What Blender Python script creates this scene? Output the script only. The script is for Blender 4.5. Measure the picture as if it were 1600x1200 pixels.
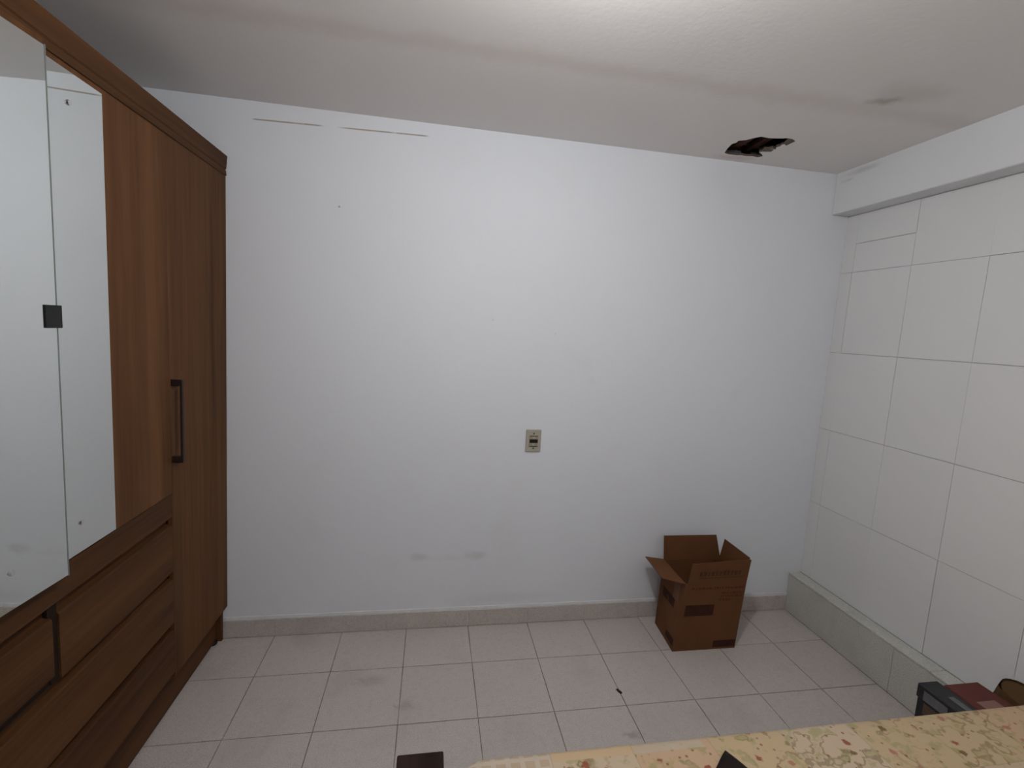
import bpy, bmesh, math, random
from mathutils import Matrix, Vector

for o in list(bpy.data.objects):
    bpy.data.objects.remove(o, do_unlink=True)
SC = bpy.context.scene
COL = SC.collection

# ------------------------------------------------------------ camera
cd = bpy.data.cameras.new('camera')
cam = bpy.data.objects.new('camera', cd)
COL.objects.link(cam)
cd.sensor_fit = 'HORIZONTAL'
cd.sensor_width = 36.0
cd.lens = 732.565 / 1600 * 36.0
cd.clip_start = 0.02
F = Vector((0.16791, 0.97865, -0.11852))
R = Vector((0.98520, -0.16240, 0.05475))
U = Vector((-0.03434, 0.12596, 0.99144))
cam.matrix_world = Matrix(((R.x, U.x, -F.x, -2.1910), (R.y, U.y, -F.y, -2.4200),
                           (R.z, U.z, -F.z, 1.6485), (0, 0, 0, 1)))
SC.camera = cam

# ------------------------------------------------------------ world + exposure
w = bpy.data.worlds.new('world')
SC.world = w
w.use_nodes = True
w.node_tree.nodes['Background'].inputs[0].default_value = (0.5, 0.55, 0.65, 1)
w.node_tree.nodes['Background'].inputs[1].default_value = 0.05
SC.view_settings.view_transform = 'Standard'
SC.view_settings.look = 'None'
SC.view_settings.gamma = 1.0
SC.view_settings.use_curve_mapping = False
SC.view_settings.exposure = 0.0
LAMP_STRENGTH = 800.0
LAMP = Vector((-1.86, -1.58, 2.6))

# ------------------------------------------------------------ node helpers
class G:
    """small wrapper that builds a node graph for one material"""
    def __init__(self, name):
        self.m = bpy.data.materials.new(name)
        self.m.use_nodes = True
        self.t = self.m.node_tree
        self.b = self.t.nodes['Principled BSDF']
    def n(self, typ, **kw):
        nd = self.t.nodes.new(typ)
        for k, v in kw.items():
            setattr(nd, k, v)
        return nd
    def put(self, sock, v):
        if isinstance(v, bpy.types.NodeSocket):
            self.t.links.new(v, sock)
        elif isinstance(v, (tuple, list)):
            if len(v) == 3 and sock.type == 'RGBA':
                v = tuple(v) + (1.0,)
            sock.default_value = v
        else:
            sock.default_value = v
    def math(self, op, a, b=0.0, clamp=False):
        nd = self.n('ShaderNodeMath', operation=op)
        nd.use_clamp = clamp
        self.put(nd.inputs[0], a)
        self.put(nd.inputs[1], b)
        return nd.outputs[0]
    def mix(self, f, a, b):
        nd = self.n('ShaderNodeMix', data_type='RGBA')
        self.put(nd.inputs[0], f)
        self.put(nd.inputs[6], a)
        self.put(nd.inputs[7], b)
        return nd.outputs[2]
    def pos(self):
        return self.n('ShaderNodeNewGeometry').outputs['Position']
    def obj(self):
        return self.n('ShaderNodeTexCoord').outputs['Object']
    def rnd(self):
        return self.n('ShaderNodeObjectInfo').outputs['Random']
    def xyz(self, v):
        s = self.n('ShaderNodeSeparateXYZ')
        self.put(s.inputs[0], v)
        return s.outputs
    def comb(self, x, y, z):
        s = self.n('ShaderNodeCombineXYZ')
        self.put(s.inputs[0], x); self.put(s.inputs[1], y); self.put(s.inputs[2], z)
        return s.outputs[0]
    def scale(self, v, s):
        nd = self.n('ShaderNodeVectorMath', operation='MULTIPLY')
        self.put(nd.inputs[0], v)
        self.put(nd.inputs[1], s)
        return nd.outputs[0]
    def noise(self, v, sc, det=3.0, rough=0.55):
        nd = self.n('ShaderNodeTexNoise')
        self.put(nd.inputs['Vector'], v)
        nd.inputs['Scale'].default_value = sc
        nd.inputs['Detail'].default_value = det
        nd.inputs['Roughness'].default_value = rough
        return nd.outputs[0]
    def ramp(self, f, stops):
        nd = self.n('ShaderNodeValToRGB')
        self.put(nd.inputs[0], f)
        e = nd.color_ramp.elements
        while len(e) < len(stops):
            e.new(0.5)
        for i, (p, c) in enumerate(stops):
            e[i].position = p
            e[i].color = tuple(c) + (1.0,) if len(c) == 3 else c
        return nd.outputs[0]
    def step(self, v, lo, hi):
        nd = self.n('ShaderNodeMapRange')
        nd.interpolation_type = 'SMOOTHSTEP'
        self.put(nd.inputs['Value'], v)
        nd.inputs['From Min'].default_value = lo
        nd.inputs['From Max'].default_value = hi
        return nd.outputs[0]
    def blob(self, a, b, ca, cb, ra, rb, soft=0.6):
        """soft elliptical mark of half axes ra, rb around (ca, cb)"""
        x = self.math('DIVIDE', self.math('SUBTRACT', a, ca), ra)
        y = self.math('DIVIDE', self.math('SUBTRACT', b, cb), rb)
        d = self.math('SQRT', self.math('ADD', self.math('MULTIPLY', x, x), self.math('MULTIPLY', y, y)))
        return self.math('SUBTRACT', 1.0, self.step(d, 1.0 - soft, 1.0))
    def bump(self, h, strength=0.1, dist=0.01):
        nd = self.n('ShaderNodeBump')
        nd.inputs['Strength'].default_value = strength
        nd.inputs['Distance'].default_value = dist
        self.put(nd.inputs['Height'], h)
        self.t.links.new(nd.outputs[0], self.b.inputs['Normal'])
    def done(self, col, rough=0.6, spec=0.5, metal=0.0):
        self.put(self.b.inputs['Base Color'], col)
        self.put(self.b.inputs['Roughness'], rough)
        self.b.inputs['Specular IOR Level'].default_value = spec
        self.b.inputs['Metallic'].default_value = metal
        return self.m

def plain(name, col, rough=0.6, spec=0.4, metal=0.0, var=0.0, nscale=20.0):
    g = G(name)
    c = col
    if var:
        f = g.noise(g.obj(), nscale)
        c = g.mix(f, tuple(k * (1 - var) for k in col), tuple(min(1, k * (1 + var)) for k in col))
    return g.done(c, rough, spec, metal)

M = {}
# back wall paint: cool white, a little scuffed
g = G('wall_paint')
p = g.pos(); X, Y, Z = g.xyz(p)[0:3]
c = g.mix(g.noise(p, 1.7, 4), (0.78, 0.80, 0.845), (0.81, 0.83, 0.87))
c = g.mix(g.math('MULTIPLY', g.step(g.noise(p, 3.1, 5), 0.58, 0.75), 0.25), c, (0.74, 0.72, 0.71))
warp = g.math('ADD', X, g.math('MULTIPLY', g.math('SUBTRACT', g.noise(p, 14, 3), 0.5), 0.10))
warz = g.math('ADD', Z, g.math('MULTIPLY', g.math('SUBTRACT', g.noise(p, 17, 3), 0.5), 0.05))
for (cx, cz, rx, rz, st) in ((-2.225, 0.405, 0.075, 0.035, 0.24), (-1.915, 0.405, 0.085, 0.04, 0.24),
                             (-2.07, 0.395, 0.16, 0.03, 0.08), (-1.75, 0.15, 0.4, 0.05, 0.12)):
    c = g.mix(g.math('MULTIPLY', g.blob(warp, warz, cx, cz, rx, rz, 0.9), st), c, (0.40, 0.34, 0.30))
for (cx, cz, r, st) in ((-2.655, 2.175, 0.007, 0.6), (-1.894, 1.684, 0.007, 0.18), (-1.558, 1.629, 0.007, 0.16)):
    c = g.mix(g.math('MULTIPLY', g.blob(X, Z, cx, cz, r, r, 0.7), st), c, (0.16, 0.13, 0.12))
# two long scratches below the ceiling, where the paint is scraped to the brown plaster
zl = g.math('ADD', 2.5225, g.math('MULTIPLY', g.math('ADD', X, 3.03), 0.0225))
dz = g.math('ABSOLUTE', g.math('SUBTRACT', Z, zl))
ln = g.math('SUBTRACT', 1.0, g.step(dz, 0.0012, 0.0048))
brk = g.step(g.noise(g.comb(X, 0.0, 0.0), 9.0, 3), 0.30, 0.48)
s1 = g.math('MULTIPLY', g.step(X, -3.04, -3.02), g.math('SUBTRACT', 1.0, g.step(X, -2.76, -2.72)))
s2 = g.math('MULTIPLY', g.step(X, -2.68, -2.60), g.math('SUBTRACT', 1.0, g.step(X, -2.27, -2.24)))
ln = g.math('MULTIPLY', g.math('MULTIPLY', ln, g.math('MAXIMUM', s1, s2)), g.math('MAXIMUM', brk, 0.25))
c = g.mix(g.math('MULTIPLY', ln, 0.8), c, (0.30, 0.22, 0.16))
g.bump(g.noise(p, 55, 4), 0.12, 0.004)
M['wall'] = g.done(c, 0.62, 0.3)

# beam paint with faint mould under the ceiling
g = G('beam_paint')
p = g.pos(); X, Y, Z = g.xyz(p)[0:3]
c = g.mix(g.noise(p, 2.3, 4), (0.755, 0.765, 0.775), (0.785, 0.79, 0.80))
yw = g.math('ADD', Y, g.math('MULTIPLY', g.math('SUBTRACT', g.noise(p, 16, 3), 0.5), 0.12))
c = g.mix(g.math('MULTIPLY', g.blob(yw, Z, -0.17, 2.575, 0.14, 0.022, 0.9), 0.36), c, (0.33, 0.33, 0.29))
c = g.mix(g.math('MULTIPLY', g.blob(yw, Z, -0.08, 2.545, 0.06, 0.012, 0.9), 0.28), c, (0.35, 0.35, 0.31))
g.bump(g.noise(p, 40, 4), 0.15, 0.005)
M['beam'] = g.done(c, 0.65, 0.3)

g = G('plain_paint')
p = g.pos()
c = g.mix(g.noise(p, 2.0, 4), (0.79, 0.80, 0.82), (0.82, 0.83, 0.845))
M['paint'] = g.done(c, 0.65, 0.3)

# ceiling: greyish, with stains
g = G('ceiling_paint')
p = g.pos(); X, Y, Z = g.xyz(p)[0:3]
c = g.mix(g.noise(p, 1.6, 4), (0.82, 0.785, 0.765), (0.86, 0.825, 0.80))
xw = g.math('ADD', X, g.math('MULTIPLY', g.math('SUBTRACT', g.noise(p, 13, 3), 0.5), 0.14))
yw = g.math('ADD', Y, g.math('MULTIPLY', g.math('SUBTRACT', g.noise(p, 11, 3), 0.5), 0.10))
c = g.mix(g.math('MULTIPLY', g.blob(xw, yw, -0.50, -0.735, 0.085, 0.06, 0.9), 0.50), c, (0.22, 0.21, 0.13))
c = g.mix(g.math('MULTIPLY', g.blob(xw, yw, -0.46, -0.80, 0.20, 0.13, 0.95), 0.22), c, (0.32, 0.32, 0.22))
c = g.mix(g.math('MULTIPLY', g.blob(xw, yw, -0.66, -0.05, 0.16, 0.05, 0.9), 0.30), c, (0.52, 0.33, 0.28))
band = g.math('ABSOLUTE', g.math('SUBTRACT', yw, -0.66))
c = g.mix(g.math('MULTIPLY', g.math('SUBTRACT', 1.0, g.step(band, 0.0, 0.09)), 0.16), c, (0.42, 0.30, 0.26))
g.bump(g.noise(p, 45, 4), 0.15, 0.005)
M['ceiling'] = g.done(c, 0.7, 0.25)

# speckled grey floor tile
g = G('floor_tile')
p = g.pos(); r = g.rnd()
fine = g.noise(p, 260, 2)
mid = g.noise(p, 38, 4)
big = g.noise(p, 3.4, 4)
c = g.ramp(fine, [(0.32, (0.42, 0.375, 0.34)), (0.50, (0.56, 0.505, 0.47)), (0.70, (0.65, 0.585, 0.545))])
c = g.mix(g.math('MULTIPLY', g.step(mid, 0.45, 0.70), 0.22), c, (0.36, 0.34, 0.315))
c = g.mix(g.math('MULTIPLY', g.step(big, 0.52, 0.72), 0.35), c, (0.38, 0.345, 0.325))
c = g.mix(g.math('MULTIPLY', r, 0.14), c, (0.40, 0.375, 0.36))
X, Y, Z = g.xyz(p)[0:3]
xw = g.math('ADD', X, g.math('MULTIPLY', g.math('SUBTRACT', mid, 0.5), 0.12))
for (cx, cy, rx, ry, st) in ((-1.31, -0.78, 0.05, 0.03, 0.5), (-2.42, -0.37, 0.10, 0.05, 0.30), (-2.26, -0.53, 0.05, 0.05, 0.32)):
    c = g.mix(g.math('MULTIPLY', g.blob(xw, Y, cx, cy, rx, ry, 0.9), st), c, (0.20, 0.18, 0.17))
g.bump(g.noise(p, 120, 3), 0.05, 0.002)
M['tile'] = g.done(c, 0.42, 0.45)

g = G('grout')
p = g.pos()
c = g.mix(g.step(g.noise(p, 6.0, 4), 0.35, 0.65), (0.36, 0.31, 0.28), (0.20, 0.165, 0.15))
M['grout'] = g.done(c, 0.9, 0.2)

# white painted wall tile
g = G('wall_tile_paint')
p = g.pos(); r = g.rnd()
c = g.mix(g.noise(p, 2.4, 4), (0.765, 0.765, 0.76), (0.80, 0.80, 0.795))
c = g.mix(g.math('MULTIPLY', r, 0.25), c, (0.73, 0.725, 0.72))
g.bump(g.noise(p, 30, 4), 0.10, 0.004)
M['wtile'] = g.done(c, 0.45, 0.4)
M['wgrout'] = plain('wall_grout', (0.46, 0.44, 0.42), 0.9, 0.2, var=0.3, nscale=9)

# ledge cement
g = G('ledge_cement')
p = g.pos()
c = g.ramp(g.noise(p, 200, 2), [(0.32, (0.44, 0.435, 0.39)), (0.52, (0.57, 0.565, 0.52)), (0.70, (0.64, 0.635, 0.59))])
c = g.mix(g.math('MULTIPLY', g.step(g.noise(p, 7, 5), 0.5, 0.75), 0.35), c, (0.40, 0.39, 0.35))
M['ledge'] = g.done(c, 0.6, 0.35)
M['mortar'] = plain('mortar', (0.66, 0.66, 0.67), 0.85, 0.2, var=0.12, nscale=25)

# wardrobe wood, grain along z or along y
def wood(name, axis, dark=(0.060, 0.0250, 0.0085), light=(0.160, 0.072, 0.027)):
    g = G(name)
    p = g.obj(); r = g.rnd()
    sc = {'z': (34.0, 34.0, 1.3), 'y': (34.0, 1.3, 34.0), 'x': (1.3, 34, 34)}[axis]
    v = g.scale(p, sc)
    off = g.n('ShaderNodeVectorMath', operation='ADD')
    g.put(off.inputs[0], v)
    g.put(off.inputs[1], g.comb(g.math('MULTIPLY', r, 31.0), g.math('MULTIPLY', r, 17.0), g.math('MULTIPLY', r, 9.0)))
    a = g.noise(off.outputs[0], 0.32, 4, 0.6)
    b = g.noise(off.outputs[0], 2.6, 3, 0.6)
    f = g.math('ADD', g.math('MULTIPLY', a, 0.75), g.math('MULTIPLY', b, 0.25))
    c = g.ramp(f, [(0.34, dark), (0.50, tuple((d + l) / 2 for d, l in zip(dark, light))), (0.66, light)])
    c = g.mix(g.math('MULTIPLY', g.step(g.noise(off.outputs[0], 0.12, 2), 0.50, 0.62), 0.22), c, (0.120, 0.044, 0.016))
    g.bump(b, 0.06, 0.002)
    return g.done(c, 0.6, 0.13)
M['wood_v'] = wood('wardrobe_wood_upright', 'z')
M['wood_h'] = wood('wardrobe_wood_level', 'y', (0.042, 0.0165, 0.0058), (0.112, 0.048, 0.0175))
M['wood_in'] = plain('wardrobe_inside', (0.020, 0.012, 0.008), 0.8, 0.1)
M['handle'] = plain('handle_brown', (0.020, 0.0095, 0.006), 0.5, 0.3, var=0.15)
M['mirror'] = plain('mirror_glass', (0.80, 0.83, 0.82), 0.015, 0.5, 1.0)
M['mirror_edge'] = plain('mirror_edge', (0.16, 0.19, 0.17), 0.3, 0.5)
M['chrome'] = plain('chrome', (0.75, 0.75, 0.76), 0.18, 0.5, 1.0)
M['black'] = plain('black_plastic', (0.012, 0.012, 0.012), 0.55, 0.3)

# cardboard
g = G('cardboard')
p = g.obj()
c = g.mix(g.noise(p, 9, 5), (0.122, 0.049, 0.020), (0.165, 0.069, 0.029))
flute = g.noise(g.scale(p, (160, 160, 3)), 1.0, 2)
c = g.mix(g.math('MULTIPLY', flute, 0.25), c, (0.105, 0.043, 0.018))
M['card'] = g.done(c, 0.8, 0.2)
M['ink_dark'] = plain('ink_dark_brown', (0.048, 0.016, 0.009), 0.8, 0.2, var=0.5, nscale=60)
M['ink_red'] = plain('ink_red_brown', (0.105, 0.026, 0.016), 0.8, 0.2, var=0.3, nscale=80)
M['ink_faint'] = plain('ink_faint', (0.085, 0.034, 0.016), 0.8, 0.2, var=0.3, nscale=80)
M['tape'] = plain('tape_tan', (0.145, 0.062, 0.028), 0.75, 0.5)

M['socket'] = plain('socket_beige', (0.42, 0.385, 0.32), 0.4, 0.5, var=0.08)
M['socket_mod'] = plain('socket_beige_darker', (0.33, 0.29, 0.21), 0.4, 0.5)
M['slot'] = plain('socket_slot', (0.010, 0.008, 0.005), 0.6, 0.3)
M['screw'] = plain('screw_steel', (0.45, 0.42, 0.36), 0.4, 0.5, 0.7)

# hole in the ceiling
g = G('hole_inside')
p = g.pos()
c = g.ramp(g.noise(p, 26, 5), [(0.35, (0.035, 0.022, 0.016)), (0.6, (0.095, 0.062, 0.048)), (0.75, (0.20, 0.15, 0.12))])
g.bump(g.noise(p, 40, 4), 0.6, 0.02)
M['hole'] = g.done(c, 0.95, 0.1)
M['plaster'] = plain('broken_plaster', (0.15, 0.115, 0.095), 0.9, 0.15, var=0.3, nscale=50)
M['lath'] = plain('old_brick_red', (0.10, 0.050, 0.038), 0.9, 0.15, var=0.35, nscale=30)

# bed
M['darkwood'] = wood('bed_dark_wood', 'y', (0.016, 0.008, 0.006), (0.034, 0.018, 0.013))
M['mattress'] = plain('mattress_ticking', (0.5, 0.48, 0.45), 0.9, 0.2, var=0.06)

# patchwork print of the quilt
g = G('quilt_print')
p = g.obj(); X, Y, Z = g.xyz(p)[0:3]
PW, PH = 0.235, 0.20
u = g.math('DIVIDE', g.math('ADD', X, 2.075), PW)
v = g.math('DIVIDE', g.math('ADD', Y, 1.285), PH)
cu, cv = g.math('FLOOR', u), g.math('FLOOR', v)
wn = g.n('ShaderNodeTexWhiteNoise', noise_dimensions='3D')
g.put(wn.inputs['Vector'], g.comb(cu, cv, 3.7))
rv, rc = wn.outputs['Value'], wn.outputs['Color']
base = g.ramp(rv, [(0.0, (0.66, 0.49, 0.29)), (0.22, (0.69, 0.52, 0.35)), (0.45, (0.68, 0.46, 0.29)),
                   (0.70, (0.70, 0.55, 0.39)), (0.90, (0.63, 0.51, 0.28))])
base.node.color_ramp.interpolation = 'CONSTANT'
base = g.mix(g.math('MULTIPLY', g.noise(p, 7, 3), 0.3), base, (0.66, 0.52, 0.38))
# floral sprigs: blossoms, berries, stems
vo = g.n('ShaderNodeTexVoronoi')
jit = g.n('ShaderNodeVectorMath', operation='ADD')
g.put(jit.inputs[0], p); g.put(jit.inputs[1], g.scale(rc, (0.5, 0.5, 0.0)))
g.put(vo.inputs['Vector'], jit.outputs[0]); vo.inputs['Scale'].default_value = 19.0
vd, vc = vo.outputs['Distance'], vo.outputs['Color']
vr = g.xyz(vc)
petal = g.math('ADD', vd, g.math('MULTIPLY', g.noise(p, 75, 2), 0.42))
flower = g.math('MULTIPLY', g.math('SUBTRACT', 1.0, g.step(petal, 0.34, 0.44)), g.step(vr[0], 0.22, 0.26))
fcol = g.ramp(vr[1], [(0.0, (0.34, 0.085, 0.055)), (0.30, (0.20, 0.12, 0.055)), (0.52, (0.34, 0.33, 0.12)), (0.78, (0.50, 0.22, 0.15))])
fcol.node.color_ramp.interpolation = 'CONSTANT'
stem = g.math('ABSOLUTE', g.math('SUBTRACT', g.noise(jit.outputs[0], 11, 3), 0.5))
stem = g.math('MULTIPLY', g.math('SUBTRACT', 1.0, g.step(stem, 0.006, 0.030)), g.step(g.noise(p, 5, 2), 0.42, 0.52))
leaf = g.step(g.noise(jit.outputs[0], 22, 4), 0.53, 0.64)
dot = g.n('ShaderNodeTexVoronoi'); g.put(dot.inputs['Vector'], p); dot.inputs['Scale'].default_value = 46.0
dots = g.math('MULTIPLY', g.math('SUBTRACT', 1.0, g.step(dot.outputs['Distance'], 0.16, 0.22)), g.step(g.xyz(dot.outputs['Color'])[0], 0.55, 0.6))
fl = base
fl = g.mix(g.math('MULTIPLY', leaf, 0.65), fl, (0.42, 0.39, 0.17))
fl = g.mix(g.math('MULTIPLY', stem, 0.6), fl, (0.25, 0.18, 0.08))
fl = g.mix(g.math('MULTIPLY', dots, 0.75), fl, (0.26, 0.12, 0.07))
fl = g.mix(g.math('MULTIPLY', flower, 0.9), fl, fcol)
# gingham patches
def stripes(a):
    return g.step(g.math('ABSOLUTE', g.math('SUBTRACT', g.math('FRACT', g.math('MULTIPLY', a, 6.0)), 0.5)), 0.30, 0.36)
ging = g.math('MAXIMUM', stripes(u), stripes(v))
gin = g.mix(g.math('MULTIPLY', ging, 0.8), (0.60, 0.46, 0.32), (0.70, 0.60, 0.49))
# plain tan patches at the edge strip
edge = g.step(Y, -1.338, -1.335)
is_g = g.math('MULTIPLY', g.math('LESS_THAN', u, 1.0), 1.0)
is_g2 = g.math('GREATER_THAN', rv, 0.95)
c = g.mix(g.math('MAXIMUM', is_g, is_g2), fl, gin)
is_t = g.math('MULTIPLY', edge, g.math('MULTIPLY', g.math('GREATER_THAN', u, 1.0), g.math('LESS_THAN', u, 2.02)))
c = g.mix(is_t, c, (0.71, 0.52, 0.32))
is_w = g.math('MULTIPLY', edge, g.math('MULTIPLY', g.math('GREATER_THAN', u, 2.02), g.math('LESS_THAN', u, 2.9)))
c = g.mix(g.math('MULTIPLY', is_w, 0.8), c, (0.64, 0.54, 0.41))
seam = g.math('MAXIMUM', g.step(g.math('ABSOLUTE', g.math('SUBTRACT', g.math('FRACT', u), 0.5)), 0.488, 0.497),
              g.step(g.math('ABSOLUTE', g.math('SUBTRACT', g.math('FRACT', v), 0.5)), 0.486, 0.496))
c = g.mix(g.math('MULTIPLY', seam, 0.25), c, (0.30, 0.22, 0.14))
g.bump(g.noise(p, 60, 3), 0.25, 0.004)
M['quilt'] = g.done(g.mix(0.17, c, (0.0, 0.0, 0.0)), 0.9, 0.15)

M['black_card'] = plain('black_card', (0.014, 0.014, 0.016), 0.45, 0.4, var=0.2)
M['grey_print'] = plain('grey_print', (0.13, 0.13, 0.135), 0.6, 0.3, var=0.3, nscale=60)
M['brown_print'] = plain('brown_print', (0.10, 0.06, 0.045), 0.6, 0.3, var=0.4, nscale=60)
M['red_card'] = plain('red_card', (0.105, 0.020, 0.013), 0.55, 0.35, var=0.1)
M['pale_print'] = plain('pale_print', (0.24, 0.13, 0.10), 0.6, 0.3, var=0.25, nscale=90)
M['kraft'] = plain('kraft_paper', (0.085, 0.045, 0.017), 0.85, 0.2, var=0.15, nscale=14)
M['cloth_black'] = plain('black_cloth', (0.014, 0.009, 0.008), 0.9, 0.2, var=0.2, nscale=40)
M['white_plastic'] = plain('white_plastic', (0.75, 0.75, 0.74), 0.4, 0.5)
g = G('lit_diffuser')
g.b.inputs['Emission Color'].default_value = (0.985, 0.995, 1.0, 1)
g.b.inputs['Emission Strength'].default_value = LAMP_STRENGTH
M['glow'] = g.done((0.9, 0.9, 0.9), 0.4)

# ------------------------------------------------------------ mesh helpers
def link(name, me, mat, parent=None):
    o = bpy.data.objects.new(name, me)
    COL.objects.link(o)
    if mat is not None and not me.materials:
        me.materials.append(M[mat] if isinstance(mat, str) else mat)
    if parent is not None:
        o.parent = parent
    return o

def fin(name, bm, mat, parent=None, smooth=False):
    bmesh.ops.recalc_face_normals(bm, faces=bm.faces)
    me = bpy.data.meshes.new(name)
    bm.to_mesh(me); bm.free()
    if smooth:
        for f in me.polygons:
            f.use_smooth = True
    return link(name, me, mat, parent)

def add_box(bm, x0, x1, y0, y1, z0, z1, bev=0.0, seg=1):
    vs = [bm.verts.new((x, y, z)) for x in (x0, x1) for y in (y0, y1) for z in (z0, z1)]
    idx = [(0, 1, 3, 2), (4, 6, 7, 5), (0, 4, 5, 1), (2, 3, 7, 6), (0, 2, 6, 4), (1, 5, 7, 3)]
    fs = [bm.faces.new([vs[i] for i in q]) for q in idx]
    if bev:
        es = list({e for f in fs for e in f.edges})
        bmesh.ops.bevel(bm, geom=es, offset=bev, segments=seg, affect='EDGES', profile=0.5)

def box(name, x0, x1, y0, y1, z0, z1, mat, parent=None, bev=0.002, seg=1):
    bm = bmesh.new()
    add_box(bm, x0, x1, y0, y1, z0, z1, bev, seg)
    return fin(name, bm, mat, parent)

def add_prism_y(bm, prof, y0, y1):
    """profile of (x, z) points swept along y"""
    a = [bm.verts.new((x, y0, z)) for x, z in prof]
    b = [bm.verts.new((x, y1, z)) for x, z in prof]
    n = len(prof)
    bm.faces.new(a); bm.faces.new(b[::-1])
    for i in range(n):
        bm.faces.new((a[i], b[i], b[(i + 1) % n], a[(i + 1) % n]))

def prism_y(name, prof, y0, y1, mat, parent=None):
    bm = bmesh.new(); add_prism_y(bm, prof, y0, y1)
    return fin(name, bm, mat, parent)

def slab(name, pts, n, t, mat, parent=None):
    """flat panel: polygon pts thickened by t along n"""
    bm = bmesh.new()
    n = Vector(n).normalized() * t
    a = [bm.verts.new(p) for p in pts]
    b = [bm.verts.new(Vector(p) + n) for p in pts]
    k = len(pts)
    bm.faces.new(a); bm.faces.new(b[::-1])
    for i in range(k):
        bm.faces.new((a[i], b[i], b[(i + 1) % k], a[(i + 1) % k]))
    return fin(name, bm, mat, parent)

def add_lathe(bm, prof, cx, cy, seg=24, cap=True):
    rings = []
    for r, z in prof:
        rings.append([bm.verts.new((cx + r * math.cos(2 * math.pi * i / seg), cy + r * math.sin(2 * math.pi * i / seg), z)) for i in range(seg)])
    for a, b in zip(rings, rings[1:]):
        for i in range(seg):
            bm.faces.new((a[i], a[(i + 1) % seg], b[(i + 1) % seg], b[i]))
    if cap:
        bm.faces.new(rings[0][::-1]); bm.faces.new(rings[-1])

def lathe(name, prof, cx, cy, mat, parent=None, seg=24, smooth=True):
    bm = bmesh.new(); add_lathe(bm, prof, cx, cy, seg)
    return fin(name, bm, mat, parent, smooth)

def disc(name, c, axis, r, t, mat, parent=None, seg=12):
    bm = bmesh.new()
    bmesh.ops.create_cone(bm, cap_ends=True, segments=seg, radius1=r, radius2=r * 0.8, depth=t)
    q = Vector((0, 0, 1)).rotation_difference(Vector(axis))
    bmesh.ops.transform(bm, matrix=Matrix.Translation(c) @ q.to_matrix().to_4x4(), verts=bm.verts)
    return fin(name, bm, mat, parent)

def empty(name, loc=(0, 0, 0)):
    o = bpy.data.objects.new(name, None)
    o.empty_display_size = 0.1
    o.location = loc
    COL.objects.link(o)
    return o

def tag(o, label, cat, group=None, kind=None):
    o['label'] = label
    o['category'] = cat
    if group: o['group'] = group
    if kind: o['kind'] = kind
    return o

# ------------------------------------------------------------ the room
XL, XR, YF, H = -3.76, 0.108, -2.75, 2.60
LX, LZ = 0.030, 0.243          # ledge front and top
BZ = 2.379                     # underside of the beam
S = 0.333                      # floor tile pitch
GX, GY = -0.6178, -0.2959

fl = box('floor', XL - 0.1, 0.3, YF - 0.1, 0.1, -0.12, -0.0035, 'grout', None, 0)
tag(fl, 'floor of speckled light grey square tiles with thin dark joints', 'floor', kind='structure')
# one shared tile mesh, unit size, scaled to each cell
def unit_tile(name, bevel):
    bm = bmesh.new()
    add_box(bm, -0.5, 0.5, -0.5, 0.5, -1.0, 0.0)
    es = [e for e in bm.edges if all(abs(v_.co.z) < 1e-6 for v_ in e.verts)]
    bmesh.ops.bevel(bm, geom=es, offset=bevel, segments=1, affect='EDGES')
    bmesh.ops.recalc_face_normals(bm, faces=bm.faces)
    me = bpy.data.meshes.new(name); bm.to_mesh(me); bm.free()
    return me
ft_me = unit_tile('floor_tile', 0.006)
random.seed(4)
xs = sorted([GX + S * i for i in range(-10, 3)])
xs = [XL] + [x for x in xs if XL + 0.02 < x < LX - 0.01] + [LX]
ys = [0.0] + [GY - S * i for i in range(0, 8)]
ys = [y for y in ys if y > YF + 0.03] + [YF]
J = 0.0021
for x0, x1 in zip(xs, xs[1:]):
    for y1, y0 in zip(ys, ys[1:]):
        t = link('floor_tile', ft_me, 'tile', fl)
        t.location = ((x0 + x1) / 2, (y0 + y1) / 2, random.uniform(-0.0006, 0.0))
        t.scale = (x1 - x0 - 2 * J, y1 - y0 - 2 * J, 0.006)
        t.rotation_euler = (random.uniform(-1, 1) * 0.0012, random.uniform(-1, 1) * 0.0012, random.uniform(-1, 1) * 0.0015)

wb = box('wall_back', XL - 0.1, 0.3, 0.0, 0.12, -0.1, H + 0.1, 'wall', None, 0)
tag(wb, 'plain bluish white painted back wall with scuffs and scratches', 'wall', kind='structure')
wl = box('wall_left', XL - 0.12, XL, YF - 0.1, 0.1, -0.1, H + 0.1, 'paint', None, 0)
tag(wl, 'white painted wall hidden behind the brown wardrobe', 'wall', kind='structure')
wf = box('wall_front', XL - 0.1, 0.3, YF - 0.12, YF, -0.1, H + 0.1, 'paint', None, 0)
tag(wf, 'white painted wall behind the camera, facing the socket', 'wall', kind='structure')

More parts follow.
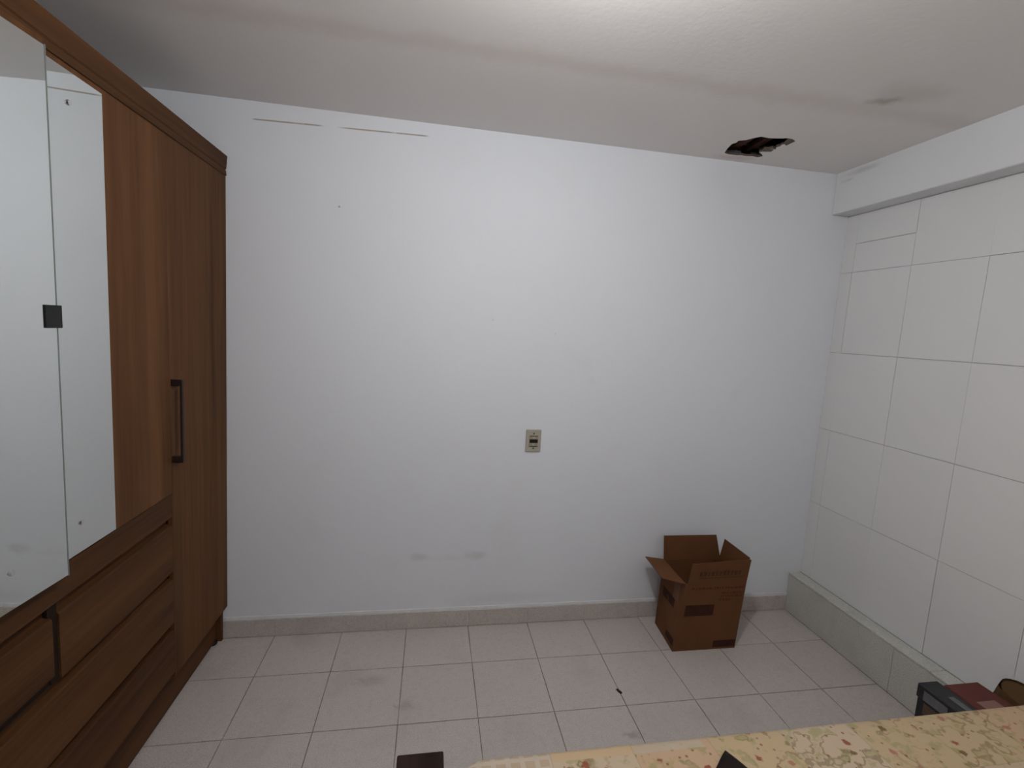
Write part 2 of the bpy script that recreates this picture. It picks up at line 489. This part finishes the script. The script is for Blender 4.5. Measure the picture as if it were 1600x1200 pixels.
wr = box('wall_right', XR + 0.004, 0.3, YF - 0.1, 0.1, -0.1, H + 0.1, 'wgrout', None, 0)
tag(wr, 'right wall clad with large white painted rectangular tiles', 'wall', kind='structure')
wt_me = unit_tile('wall_tile', 0.004)
zs = [LZ, 0.7035, 1.156, 1.6085, 2.061, BZ]
yc = [0.0] + [-0.078 - 0.3335 * i for i in range(0, 9)]
yc = [y for y in yc if y > YF + 0.03] + [YF]
cells = []
for j, (y1, y0) in enumerate(zip(yc, yc[1:])):
    for k, (z0, z1) in enumerate(zip(zs, zs[1:])):
        if j == 1 and k == 4:
            cells += [(y0, y1, z0, 2.217), (y0, y1, 2.217, z1)]
        else:
            cells.append((y0, y1, z0, z1))
for (y0, y1, z0, z1) in cells:
    t = link('wall_tile', wt_me, 'wtile', wr)
    dx = random.uniform(-0.0012, 0.0010)
    t.matrix_world = (Matrix.Translation((XR + dx, (y0 + y1) / 2, (z0 + z1) / 2))
                      @ Matrix.Rotation(random.uniform(-1, 1) * 0.002, 4, 'Z') @ Matrix.Rotation(random.uniform(-1, 1) * 0.0012, 4, 'Y')
                      @ Matrix(((0, 0, -1, 0), (1, 0, 0, 0), (0, -1, 0, 0), (0, 0, 0, 1)))
                      @ Matrix.Diagonal((y1 - y0 - 0.0018, z1 - z0 - 0.0026, 0.012, 1)))

# beam under the ceiling on the right
bm = bmesh.new()
add_box(bm, 0.0, XR + 0.05, YF, 0.0, BZ, H + 0.05, 0.004, 1)
b1 = fin('trim_1', bm, 'beam')
tag(b1, 'white beam boxed in along the top of the tiled wall', 'beam', kind='structure')

# ledge at the foot of the tiled wall: face and cap slabs
b2 = box('trim_2', LX + 0.006, XR + 0.004, YF, 0.0, -0.02, LZ - 0.006, 'grout', None, 0)
tag(b2, 'low grey cement ledge along the foot of the tiled wall', 'ledge', kind='structure')
yl = [0.0, -0.68, -1.36, -2.04, YF]
for y1, y0 in zip(yl, yl[1:]):
    box('face_slab', LX, LX + 0.010, y0 + 0.0008, y1 - 0.0008, 0.0, LZ - 0.014, 'ledge', b2, 0.0015)
yl = [0.0, -0.41, -0.85, -1.30, -1.75, -2.2, YF]
for y1, y0 in zip(yl, yl[1:]):
    box('cap_slab', LX - 0.003, XR - 0.001, y0 + 0.001, y1 - 0.001, LZ - 0.0125, LZ, 'ledge', b2, 0.003)

# tiled baseboard with a bevel of white mortar on top
bb = prism_y('baseboard_back', [(0, 0), (0.006, 0), (0.006, 0.092), (0.008, 0.0965), (0.004, 0.109), (0, 0.111)], 0, 1, 'mortar')
bb.matrix_world = Matrix(((0, 1, 0, XL), (-1, 0, 0, 0), (0, 0, 1, 0), (0, 0, 0, 1))) @ Matrix.Diagonal((1, LX - XL, 1, 1))
bbm = bb.matrix_world.copy()
bb.data.transform(bbm); bb.matrix_world = Matrix.Identity(4)
tag(bb, 'low baseboard of grey tile strips with white mortar along the top', 'baseboard', kind='structure')
for x0, x1 in zip(xs, xs[1:]):
    box('baseboard_tile', x0 + 0.0012, x1 - 0.0012, -0.010, -0.002, 0.0015, 0.0945 + random.uniform(-0.001, 0.001), 'tile', bb, 0.0015)

# ceiling with the broken hole
hole = [(-0.751, -0.089), (-0.772, -0.145), (-0.785, -0.202), (-0.776, -0.222), (-0.780, -0.244), (-0.752, -0.262), (-0.734, -0.293), (-0.711, -0.316),
        (-0.672, -0.312), (-0.638, -0.318), (-0.612, -0.326), (-0.597, -0.334), (-0.575, -0.336), (-0.562, -0.322), (-0.552, -0.287), (-0.562, -0.262), (-0.556, -0.244), (-0.563, -0.226),
        (-0.548, -0.205), (-0.566, -0.209), (-0.578, -0.196), (-0.597, -0.185), (-0.589, -0.166), (-0.598, -0.149), (-0.570, -0.132),
        (-0.547, -0.110), (-0.561, -0.090), (-0.592, -0.094), (-0.624, -0.085), (-0.652, -0.089), (-0.680, -0.081), (-0.723, -0.080)]
bm = bmesh.new()
outer = [bm.verts.new((x, y, H)) for x, y in ((XL - 0.05, YF - 0.05), (XR + 0.05, YF - 0.05), (XR + 0.05, 0.05), (XL - 0.05, 0.05))]
inner = [bm.verts.new((x, y, H)) for x, y in hole]
es = [bm.edges.new((outer[i], outer[(i + 1) % 4])) for i in range(4)]
es += [bm.edges.new((inner[i], inner[(i + 1) % len(inner)])) for i in range(len(inner))]
bmesh.ops.triangle_fill(bm, edges=es, use_beauty=True, use_dissolve=False)
for f in bm.faces:
    if f.normal.z > 0: f.normal_flip()
me = bpy.data.meshes.new('ceiling'); bm.to_mesh(me); bm.free()
ce = link('ceiling', me, 'ceiling')
tag(ce, 'stained greyish ceiling with a broken hole near the right corner', 'ceiling', kind='structure')
# broken edge of the ceiling board, widening upwards
bm = bmesh.new()
cxh = sum(x for x, y in hole) / len(hole); cyh = sum(y for x, y in hole) / len(hole)
lo = [bm.verts.new((x, y, H)) for x, y in hole]
hi = [bm.verts.new((cxh + (x - cxh) * random.uniform(0.97, 1.03), min(-0.015, cyh + (y - cyh) * random.uniform(0.97, 1.03)), H + random.uniform(0.008, 0.014))) for x, y in hole]
hi2 = [bm.verts.new((cxh + (x - cxh) * 1.5, min(-0.01, cyh + (y - cyh) * 1.35), H + 0.024)) for x, y in hole]
n = len(hole)
for A, B in ((lo, hi), (hi, hi2)):
    for i in range(n):
        bm.faces.new((A[i], A[(i + 1) % n], B[(i + 1) % n], B[i]))
fin('broken_edge', bm, 'plaster', ce)
# cavity above the ceiling board
bm = bmesh.new()
add_box(bm, -1.0, -0.35, -0.52, -0.005, H + 0.024, H + 0.17)
bmesh.ops.delete(bm, geom=[f for f in bm.faces if f.calc_center_median().z < H + 0.03], context='FACES')
bmesh.ops.subdivide_edges(bm, edges=bm.edges, cuts=8, use_grid_fill=True)
for v_ in bm.verts:
    if v_.co.z > H + 0.03:
        v_.co += Vector((random.uniform(-1, 1), random.uniform(-1, 1), random.uniform(-1, 1))) * 0.012
bmesh.ops.recalc_face_normals(bm, faces=bm.faces)
bmesh.ops.reverse_faces(bm, faces=bm.faces)
me = bpy.data.meshes.new('cavity'); bm.to_mesh(me); bm.free()
link('cavity', me, 'hole', ce)
for (xa, w_) in ((-0.70, 0.05), (-0.60, 0.035)):
    box('lath', xa, xa + w_, -0.5, -0.02, H + 0.045, H + 0.075, 'lath', ce, 0.006)
slab('plaster_flake', [(-0.585, -0.345, H + 0.003), (-0.540, -0.322, H - 0.004), (-0.552, -0.283, H - 0.010), (-0.572, -0.290, H - 0.006), (-0.580, -0.318, H - 0.003)], (0, 0, 1), 0.006, 'plaster', ce)
slab('plaster_flake', [(-0.606, -0.186, H - 0.001), (-0.560, -0.205, H - 0.004), (-0.555, -0.180, H - 0.003), (-0.590, -0.165, H - 0.001)], (0, 0, 1), 0.005, 'plaster', ce)

# ------------------------------------------------------------ ceiling lamp, just above the picture's top edge
lp = empty('ceiling_lamp', LAMP)
tag(lp, 'white bulb in a plain ceiling holder in the middle of the ceiling', 'lamp')
lathe('ceiling_rose', [(0.055, 0.0), (0.055, -0.008), (0.048, -0.016), (0.022, -0.020)], 0, 0, 'white_plastic', lp)
lathe('bulb_holder', [(0.020, -0.016), (0.020, -0.085), (0.017, -0.093)], 0, 0, 'white_plastic', lp)
lathe('bulb_neck', [(0.015, -0.091), (0.018, -0.114)], 0, 0, 'white_plastic', lp)
lathe('bulb_glass', [(0.017, -0.1135)] + [(0.033 * math.sin(math.radians(a_)), -0.142 + 0.033 * math.cos(math.radians(a_))) for a_ in range(38, 180, 12)] + [(0.002, -0.1749)], 0, 0, 'glow', lp)

# ------------------------------------------------------------ wardrobe
wd = empty('wardrobe', (-3.1729, 0.0, 0.0))
wd.rotation_euler = (0, 0.0122, 0)
tag(wd, 'tall dark brown wooden wardrobe with mirrored doors and drawers', 'wardrobe')
Y0, Y1, DEP = -0.009, -2.152, -0.545
WT = 2.349
D = 0.018
box('side_panel', DEP, -0.020, Y0 - 0.020, Y0 - 0.004, 0.0, 2.28, 'wood_v', wd, 0.001)
box('side_panel', DEP, -0.020, Y1, Y1 + 0.016, 0.0, 2.28, 'wood_v', wd, 0.001)
box('top_panel', DEP, -0.012, Y1, Y0, 2.280, 2.296, 'wood_h', wd, 0.001)
box('back_panel', DEP - 0.004, DEP, Y1, Y0, 0.05, 2.30, 'wood_in', wd, 0)
box('dark_gap_backing', -0.060, -0.050, Y1 + 0.016, Y0 - 0.016, 0.06, 2.28, 'wood_in', wd, 0)  # near-black sheet added behind the fronts so gaps show a dark interior
# cornice: fascia board and small moulding below it
co = prism_y('cornice', [(-0.06, 2.286), (-0.003, 2.286), (0.002, 2.292), (0.007, WT - 0.003), (0.004, WT), (-0.06, WT)], Y1, Y0, 'wood_h', wd)
prism_y('moulding', [(-0.04, 2.263), (0.001, 2.2605), (0.003, 2.263), (0.001, 2.284), (-0.003, 2.287), (-0.04, 2.287)], Y1, Y0, 'wood_h', co)
# plinth and feet
box('plinth', -0.062, -0.044, Y1 + 0.01, Y0 - 0.012, 0.010, 0.200, 'wood_h', wd, 0.001)
for yy in (Y0 - 0.04, -1.08, Y1 + 0.04):
    lathe('foot', [(0.018, 0.0), (0.020, 0.004), (0.020, 0.014), (0.014, 0.016)], -0.052, yy, 'black', wd, 14)

def handle(door, y, z0, z1, x=0.0):
    box('handle', x + 0.030, x + 0.039, y - 0.0075, y + 0.0075, z0, z1, 'handle', door, 0.002, 2)
    for zz in (z0 + 0.012, z1 - 0.012):
        box('handle_post', x - 0.0005, x + 0.031, y - 0.0075, y + 0.0075, zz - 0.012, zz + 0.012, 'handle', door, 0.0015)

SEAM = -0.497
rd = box('door', -D, 0.0, SEAM + 0.0005, Y0 - 0.001, 0.178, 2.259, 'wood_v', wd, 0.0012)
handle(rd, -0.4865, 1.066, 1.387)
ld = box('door', -D, 0.0, Y1 + 0.001, -1.585, 0.178, 2.259, 'wood_v', wd, 0.0012)
handle(ld, -1.605, 1.055, 1.378)

def screw_head(par, x, y, z):
    disc('mirror_screw', (x + 0.002, y, z), (1, 0, 0), 0.0075, 0.004, 'chrome', par, 14)

# right mirrored door (closed)
MS = -1.062
md = box('door', -D, 0.0, MS, SEAM - 0.0005, 0.946, 2.259, 'wood_v', wd, 0.0012)
mr = box('mirror', 0.0002, 0.0040, MS + 0.001, -0.827, 0.951, 2.243, 'mirror', md, 0.0006)
screw_head(md, 0.004, -0.957, 2.163)
screw_head(md, 0.004, -0.972, 1.036)
# left mirrored door, hinged on its far edge and standing slightly ajar
HY = -1.583
ad = box('door', -D, 0.0, 0.001, -HY + MS - 0.010, 0.932, 2.259, 'wood_v', wd, 0.0012)
ad.location = (0.0, HY, 0.0)
ad.rotation_euler = (0, 0, -0.066)
WL_ = -HY + MS - 0.010
box('mirror', 0.0002, 0.0040, WL_ - 0.235, WL_ - 0.0028, 0.935, 2.243, 'mirror', ad, 0.0006)
box('edge_trim', -0.001, 0.0046, WL_ - 0.0026, WL_ + 0.0006, 0.933, 2.245, 'mirror_edge', ad, 0)
screw_head(ad, 0.004, WL_ - 0.155, 1.025)
screw_head(ad, 0.004, WL_ - 0.155, 2.160)
pt_ = box('pull_tab', 0.0042, 0.0082, WL_ - 0.036, WL_ + 0.010, 1.587, 1.643, 'black', ad, 0.001)
pt_['label'] = 'small black square tab on the edge of the mirrored door'

# rail and drawers
box('rail', -D, -0.001, -1.585, SEAM - 0.001, 0.851, 0.943, 'wood_h', wd, 0.0012)
def drawer(y0, y1, z0, z1, out=0.0):
    prof = [(-0.032, z0), (0.0, z0), (0.0, z1 - 0.036), (-0.004, z1 - 0.031), (-0.021, z1 - 0.026), (-0.021, z1), (-0.032, z1)]
    d = prism_y('drawer', prof, y0, y1, 'wood_h', wd)
    d.location = (out, 0, 0)
    box('drawer_box', -0.34, -0.030, y0 + 0.02, y1 - 0.02, z0 + 0.02, z1 - 0.04, 'wood_in', d, 0.001)
    return d
drawer(-1.060, SEAM - 0.002, 0.629, 0.850)
drawer(-1.585, -1.087, 0.655, 0.850, 0.003)
box('dark_gap_fill', -0.040, -0.006, -1.090, -1.058, 0.6285, 0.850, 'wood_in', wd, 0.001)  # added near-black strips, their colour standing in for the dark drawer gaps
box('dark_gap_fill', -0.040, -0.008, -1.585, -1.060, 0.6285, 0.658, 'wood_in', wd, 0.001)
drawer(-1.585, SEAM - 0.002, 0.417, 0.627)
drawer(-1.585, SEAM - 0.002, 0.203, 0.415)

# ------------------------------------------------------------ wall socket
so = empty('wall_socket', (-1.643, 0.0, 1.0525))
tag(so, 'beige power socket plate on the bluish back wall', 'socket')
box('plate', -0.042, 0.042, -0.009, 0.0, -0.061, 0.061, 'socket', so, 0.004, 2)
mo = box('module', -0.0235, 0.0235, -0.0125, -0.006, -0.030, 0.029, 'socket_mod', so, 0.0015)
box('slot', -0.0225, 0.0225, -0.0135, -0.011, -0.010, 0.0095, 'slot', mo, 0)
box('groove', -0.0225, 0.0225, -0.0132, -0.011, 0.0255, 0.0285, 'slot', mo, 0)
box('groove', -0.0225, 0.0225, -0.0132, -0.011, -0.0300, -0.0275, 'slot', mo, 0)
for zz in (0.018, -0.019):
    box('clip', -0.006, 0.006, -0.0145, -0.012, zz - 0.006, zz + 0.005, 'socket', mo, 0.001)
for zz in (0.040, -0.040):
    disc('screw', (0, -0.0095, zz), (0, -1, 0), 0.0045, 0.003, 'screw', so)
    box('screw_recess', -0.003, 0.003, -0.0112, -0.0098, zz - 0.004, zz + 0.004, 'slot', so, 0)

# ------------------------------------------------------------ open cardboard box
cb = empty('cardboard_box', (-0.70, -0.19, 0.0))
tag(cb, 'open brown cardboard box with raised flaps standing by the back wall', 'box')
O = Vector((-0.70, -0.19, 0.0))
def L(*q): return tuple(Vector(q) - O)
bFL, bFR, bBR, bBL = (-0.894, -0.312, 0.0), (-0.532, -0.314, 0.0), (-0.513, -0.076, 0.0), (-0.872, -0.070, 0.0)
tFL, tFR, tBR, tBL = (-0.858, -0.314, 0.377), (-0.506, -0.314, 0.379), (-0.506, -0.072, 0.388), (-0.856, -0.070, 0.386)
bm = bmesh.new()
T = 0.004
outb = [Vector(L(*q)) for q in (bFL, bFR, bBR, bBL)]
outt = [Vector(L(*q)) for q in (tFL, tFR, tBR, tBL)]
ins = [Vector((T, T, 0)), Vector((-T, T, 0)), Vector((-T, -T, 0)), Vector((T, -T, 0))]
vb = [bm.verts.new(q) for q in outb]; vt = [bm.verts.new(q) for q in outt]
ib = [bm.verts.new(q + d + Vector((0, 0, T))) for q, d in zip(outb, ins)]; it = [bm.verts.new(q + d) for q, d in zip(outt, ins)]
bm.faces.new(vb[::-1]); bm.faces.new(ib)
for i in range(4):
    k = (i + 1) % 4
    bm.faces.new((vb[i], vb[k], vt[k], vt[i]))
    bm.faces.new((vt[i], vt[k], it[k], it[i]))
    bm.faces.new((it[i], it[k], ib[k], ib[i]))
fin('body', bm, 'card', cb)
ff = slab('flap', [L(-0.842, -0.314, 0.378), L(*tFR), L(-0.499, -0.322, 0.505), L(-0.832, -0.322, 0.490)], (0, 1, 0.05), 0.004, 'card', cb)
slab('flap', [L(*tBL), L(*tBR), L(-0.537, -0.060, 0.524), L(-0.863, -0.060, 0.526)], (0, -1, 0), 0.004, 'card', cb)
slab('flap', [L(*tBL), L(*tFL), L(-0.976, -0.285, 0.397), L(-0.974, -0.080, 0.410)], (0.1, 0, 1), 0.004, 'card', cb)
slab('flap', [L(*tFR), L(*tBR), L(-0.486, -0.074, 0.503), L(-0.498, -0.309, 0.510)], (-1, 0, 0), 0.004, 'card', cb)
# printing on the box front (front face leans a little; x on the face follows height)
def front(s, z, o=0.0012):
    f = z / 0.378
    l = Vector(bFL).lerp(Vector(tFL), f); r_ = Vector(bFR).lerp(Vector(tFR), f)
    q = l.lerp(r_, s); q.z = z; q.y -= o
    return tuple(q - O)
def print_on(name, fn, s0, s1, z0, z1, mat, par):
    return slab(name, [fn(s0, z0), fn(s1, z0), fn(s1, z1), fn(s0, z1)], (0, 1, 0), 0.0008, mat, par)
print_on('printed_logo', front, 0.075, 0.535, 0.197, 0.258, 'ink_dark', cb)
print_on('printed_mark', front, 0.63, 0.985, 0.012, 0.050, 'ink_dark', cb)
random.seed(12)
for z, h, a, b_ in ((0.345, 0.012, 0.12, 0.97), (0.318, 0.008, 0.62, 0.97), (0.300, 0.008, 0.62, 0.97), (0.278, 0.012, 0.60, 0.80)):
    s = a
    while s < b_:
        w_ = random.uniform(0.02, 0.06)
        print_on('printed_letter', front, s, min(s + w_, b_), z, z + h * random.uniform(0.7, 1.0), 'ink_red', cb)
        s += w_ + random.uniform(0.012, 0.03)
def fflap(s, t_, o=0.0012):
    l = Vector((-0.842, -0.314, 0.378)).lerp(Vector((-0.832, -0.322, 0.490)), t_); r_ = Vector(tFR).lerp(Vector((-0.499, -0.322, 0.505)), t_)
    q = l.lerp(r_, s); q.y -= o
    return tuple(q - O)
s = 0.16
while s < 0.86:
    w_ = random.uniform(0.03, 0.06)
    print_on('printed_letter', fflap, s, s + w_, 0.36, 0.36 + random.uniform(0.18, 0.24), 'ink_faint', ff)
    s += w_ + 0.022
print_on('printed_line', fflap, 0.16, 0.9, 0.24, 0.27, 'ink_faint', ff)
def side(s, z, o=0.0012):          # left face, s from back to front
    f = z / 0.38
    l = Vector(bBL).lerp(Vector(tBL), f); r_ = Vector(bFL).lerp(Vector(tFL), f)
    q = l.lerp(r_, s); q.z = z; q.x -= o
    return tuple(q - O)
def print_side(name, s0, s1, z0, z1, mat):
    return slab(name, [side(s0, z0), side(s1, z0), side(s1, z1), side(s0, z1)], (1, 0, 0), 0.0008, mat, cb)
print_side('printed_logo', 0.18, 0.72, 0.205, 0.255, 'ink_dark')
print_side('printed_mark', 0.58, 0.95, 0.025, 0.06, 'ink_dark')
print_side('packing_tape', 0.62, 0.86, 0.255, 0.378, 'tape')

# small piece of litter on the floor
lt = slab('litter_scrap', [(-1.296, -0.538, 0.0005), (-1.288, -0.536, 0.0005), (-1.276, -0.560, 0.0005), (-1.282, -0.564, 0.0005), (-1.290, -0.554, 0.0005)], (0, 0, 1), 0.006, 'black')
tag(lt, 'tiny dark scrap of litter lying on a floor tile joint', 'litter')

# ------------------------------------------------------------ bed
BX0, BX1, BY0, BY1, BT = -2.100, -0.110, -2.17, -1.292, 0.50
bd = empty('bed', (BX0, BY0, 0.0))
tag(bd, 'single bed with dark brown wooden end at the bottom edge', 'bed')
def B(x, y, z): return (x - BX0, y - BY0, z)
def bbox(name, x0, x1, y0, y1, z0, z1, mat, bev=0.004):
    a = B(x0, y0, z0); b_ = B(x1, y1, z1)
    return box(name, a[0], b_[0], a[1], b_[1], a[2], b_[2], mat, bd, bev, 2)
bbox('bed_post', -2.249, -2.126, -1.392, -1.268, 0.0, 0.500, 'darkwood')
bbox('bed_post', -2.249, -2.126, BY0 - 0.01, BY0 + 0.114, 0.0, 0.500, 'darkwood')
bbox('footboard', -2.205, -2.165, BY0 + 0.112, -1.390, 0.12, 0.47, 'darkwood')
bbox('side_rail', -2.128, BX1, -1.345, -1.320, 0.14, 0.27, 'darkwood')
bbox('side_rail', -2.128, BX1, BY0 + 0.03, BY0 + 0.055, 0.14, 0.27, 'darkwood')
bbox('bed_leg', BX1 - 0.07, BX1, -1.39, -1.32, 0.0, 0.14, 'darkwood')
bbox('bed_leg', BX1 - 0.07, BX1, BY0 + 0.03, BY0 + 0.10, 0.0, 0.14, 'darkwood')
bbox('mattress', BX0 + 0.02, BX1 - 0.02, BY0 + 0.02, BY1 - 0.03, 0.272, 0.478, 'mattress', 0.03)
# quilt: rounded top and a hanging skirt
def outline(inset, r, nq=8):
    x0, x1, y0, y1 = BX0 + inset, BX1 - inset, BY0 + inset, BY1 - inset
    r = max(r - inset, 0.012)
    pts = []
    def side_pts(a, b_, k):
        return [a.lerp(b_, i / k) for i in range(k)]
    cs = [((x1 - r, y1 - r), 0), ((x0 + r, y1 - r), 90), ((x0 + r, y0 + r), 180), ((x1 - r, y0 + r), 270)]
    ends = []
    for (c_, a0) in cs:
        arc = [Vector((c_[0] + r * math.cos(math.radians(a0 + 90 * i / nq)), c_[1] + r * math.sin(math.radians(a0 + 90 * i / nq)), 0)) for i in range(nq + 1)]
        ends.append(arc)
    for i in range(4):
        arc, nxt = ends[i], ends[(i + 1) % 4]
        pts += arc[:-1]
        pts += side_pts(arc[-1], nxt[0], 30 if i % 2 == 0 else 14)
    return pts
bm = bmesh.new()
rings = []
random.seed(3)
from mathutils import noise as mnoise
for inset, z in ((-0.004, 0.300), (-0.006, 0.38), (-0.003, 0.45), (0.0, 0.478), (0.007, 0.491), (0.020, 0.498), (0.05, 0.500), (0.12, 0.501), (0.21, 0.502), (0.31, 0.502), (0.40, 0.502)):
    ring = []
    for q in outline(inset, 0.085):
        nz = mnoise.noise(Vector((q.x * 5, q.y * 5, 1.3)))
        wav = 0.006 * nz if inset > 0.02 else 0.0
        out_ = 0.004 * mnoise.noise(Vector((q.x * 9, q.y * 9, z * 4))) if z < 0.46 else 0.0
        ring.append(bm.verts.new((q.x - BX0, q.y - BY0 + out_, z + wav)))
    rings.append(ring)
for a, b_ in zip(rings, rings[1:]):
    k = len(a)
    for i in range(k):
        bm.faces.new((a[i], a[(i + 1) % k], b_[(i + 1) % k], b_[i]))
bm.faces.new(rings[-1])
qm = fin('floral_quilt', bm, 'quilt', None, True)
qm.data.transform(Matrix.Translation((BX0, BY0, 0)))
tag(qm, 'cream and peach patchwork quilt printed with flowers, spread over the bed', 'quilt')

# black pouch lying on the quilt, one corner pointing to the box
bm = bmesh.new()
c0 = Vector((-1.349, -1.364, 0.0)); e1 = Vector((-0.060, -0.047, 0)).normalized(); e2 = Vector((0.024, -0.057, 0)).normalized()
NP = 9
def pouch(i, j, top):
    a, b_ = i / (NP - 1), j / (NP - 1)
    q = c0 + e1 * (0.16 * a) + e2 * (0.20 * b_)
    ed = min(a, b_, 1 - a, 1 - b_)
    z = 0.506 + (0.006 + 0.022 * min(1.0, ed * 5) + 0.004 * math.sin(9 * a + 5 * b_) if top else 0.0)
    return (q.x, q.y, z)
tv = [[bm.verts.new(pouch(i, j, True)) for j in range(NP)] for i in range(NP)]
bv = [[bm.verts.new(pouch(i, j, False)) for j in range(NP)] for i in range(NP)]
for i in range(NP - 1):
    for j in range(NP - 1):
        bm.faces.new((tv[i][j], tv[i + 1][j], tv[i + 1][j + 1], tv[i][j + 1]))
        bm.faces.new((bv[i][j], bv[i][j + 1], bv[i + 1][j + 1], bv[i + 1][j]))
for i in range(NP - 1):
    bm.faces.new((tv[i][0], bv[i][0], bv[i + 1][0], tv[i + 1][0]))
    bm.faces.new((tv[i][-1], tv[i + 1][-1], bv[i + 1][-1], bv[i][-1]))
    bm.faces.new((tv[0][i], tv[0][i + 1], bv[0][i + 1], bv[0][i]))
    bm.faces.new((tv[-1][i], bv[-1][i], bv[-1][i + 1], tv[-1][i + 1]))
po = fin('cloth_pouch', bm, 'cloth_black', None, True)
tag(po, 'pointed corner of a black cloth lying on the quilt', 'cloth')

# ------------------------------------------------------------ boxes between the bed and the ledge
k1 = empty('black_box', (-0.29, -1.18, 0.0))
tag(k1, 'narrow black box with grey printing beside the red box', 'box')
def K(e, name, x0, x1, y0, y1, z0, z1, mat, bev=0.002):
    o_ = e.location
    return box(name, x0 - o_.x, x1 - o_.x, y0 - o_.y, y1 - o_.y, z0 - o_.z, z1 - o_.z, mat, e, bev)
K(k1, 'body', -0.332, -0.252, -1.275, -1.075, 0.0, 0.372, 'black_card')
K(k1, 'lid', -0.336, -0.248, -1.279, -1.070, 0.345, 0.400, 'black_card', 0.004)
K(k1, 'printed_panel', -0.3372, -0.3360, -1.180, -1.098, 0.350, 0.386, 'grey_print', 0)
K(k1, 'printed_panel', -0.3332, -0.3320, -1.250, -1.100, 0.295, 0.338, 'brown_print', 0)
K(k1, 'printed_stripe', -0.300, -0.275, -1.270, -1.150, 0.4000, 0.4010, 'grey_print', 0)
k2 = empty('red_box', (-0.17, -1.18, 0.0))
tag(k2, 'dark red box with a pale label, between the black and brown boxes', 'box')
K(k2, 'body', -0.240, -0.094, -1.278, -1.096, 0.0, 0.370, 'red_card')
K(k2, 'lid', -0.2445, -0.0895, -1.282, -1.092, 0.350, 0.400, 'red_card', 0.003)
K(k2, 'printed_label', -0.215, -0.135, -1.222, -1.180, 0.4000, 0.4010, 'pale_print', 0)
k3 = empty('paper_bag', (-0.03, -1.19, 0.0))
tag(k3, 'crumpled brown paper bag at the right edge beside the red box', 'bag')
bm = bmesh.new()
lv = []
for z in (0.0, 0.1, 0.2, 0.3, 0.37, 0.405, 0.425):
    ring = []
    for i in range(20):
        a = 2 * math.pi * i / 20
        ca, sa = math.cos(a), math.sin(a)
        rx, ry = 0.048, 0.075
        sq = (abs(ca) ** 4 + abs(sa) ** 4) ** -0.25
        tp = 1.0 if z < 0.35 else 1.0 - (z - 0.35) * 2.6
        j = 0.004 * math.sin(5 * a + z * 30)
        zz = z + (0.018 * math.sin(a + 1.1) if z > 0.40 else 0.0)
        ring.append(bm.verts.new((rx * sq * ca * tp + j, ry * sq * sa * tp + j, zz)))
    lv.append(ring)
for a, b_ in zip(lv, lv[1:]):
    for i in range(20):
        bm.faces.new((a[i], a[(i + 1) % 20], b_[(i + 1) % 20], b_[i]))
bm.faces.new(lv[0][::-1])
fin('bag_body', bm, 'kraft', k3)
bm = bmesh.new()
top = [bm.verts.new(Vector(q)) for q in [(0.048 * 0.79 * math.cos(2 * math.pi * i / 20), 0.075 * 0.79 * math.sin(2 * math.pi * i / 20), 0.419 + 0.018 * math.sin(2 * math.pi * i / 20 + 1.1)) for i in range(20)]]
cen = bm.verts.new((0.008, 0.0, 0.434))
for i in range(20):
    bm.faces.new((top[i], top[(i + 1) % 20], cen))
fin('folded_top', bm, 'kraft', k3)
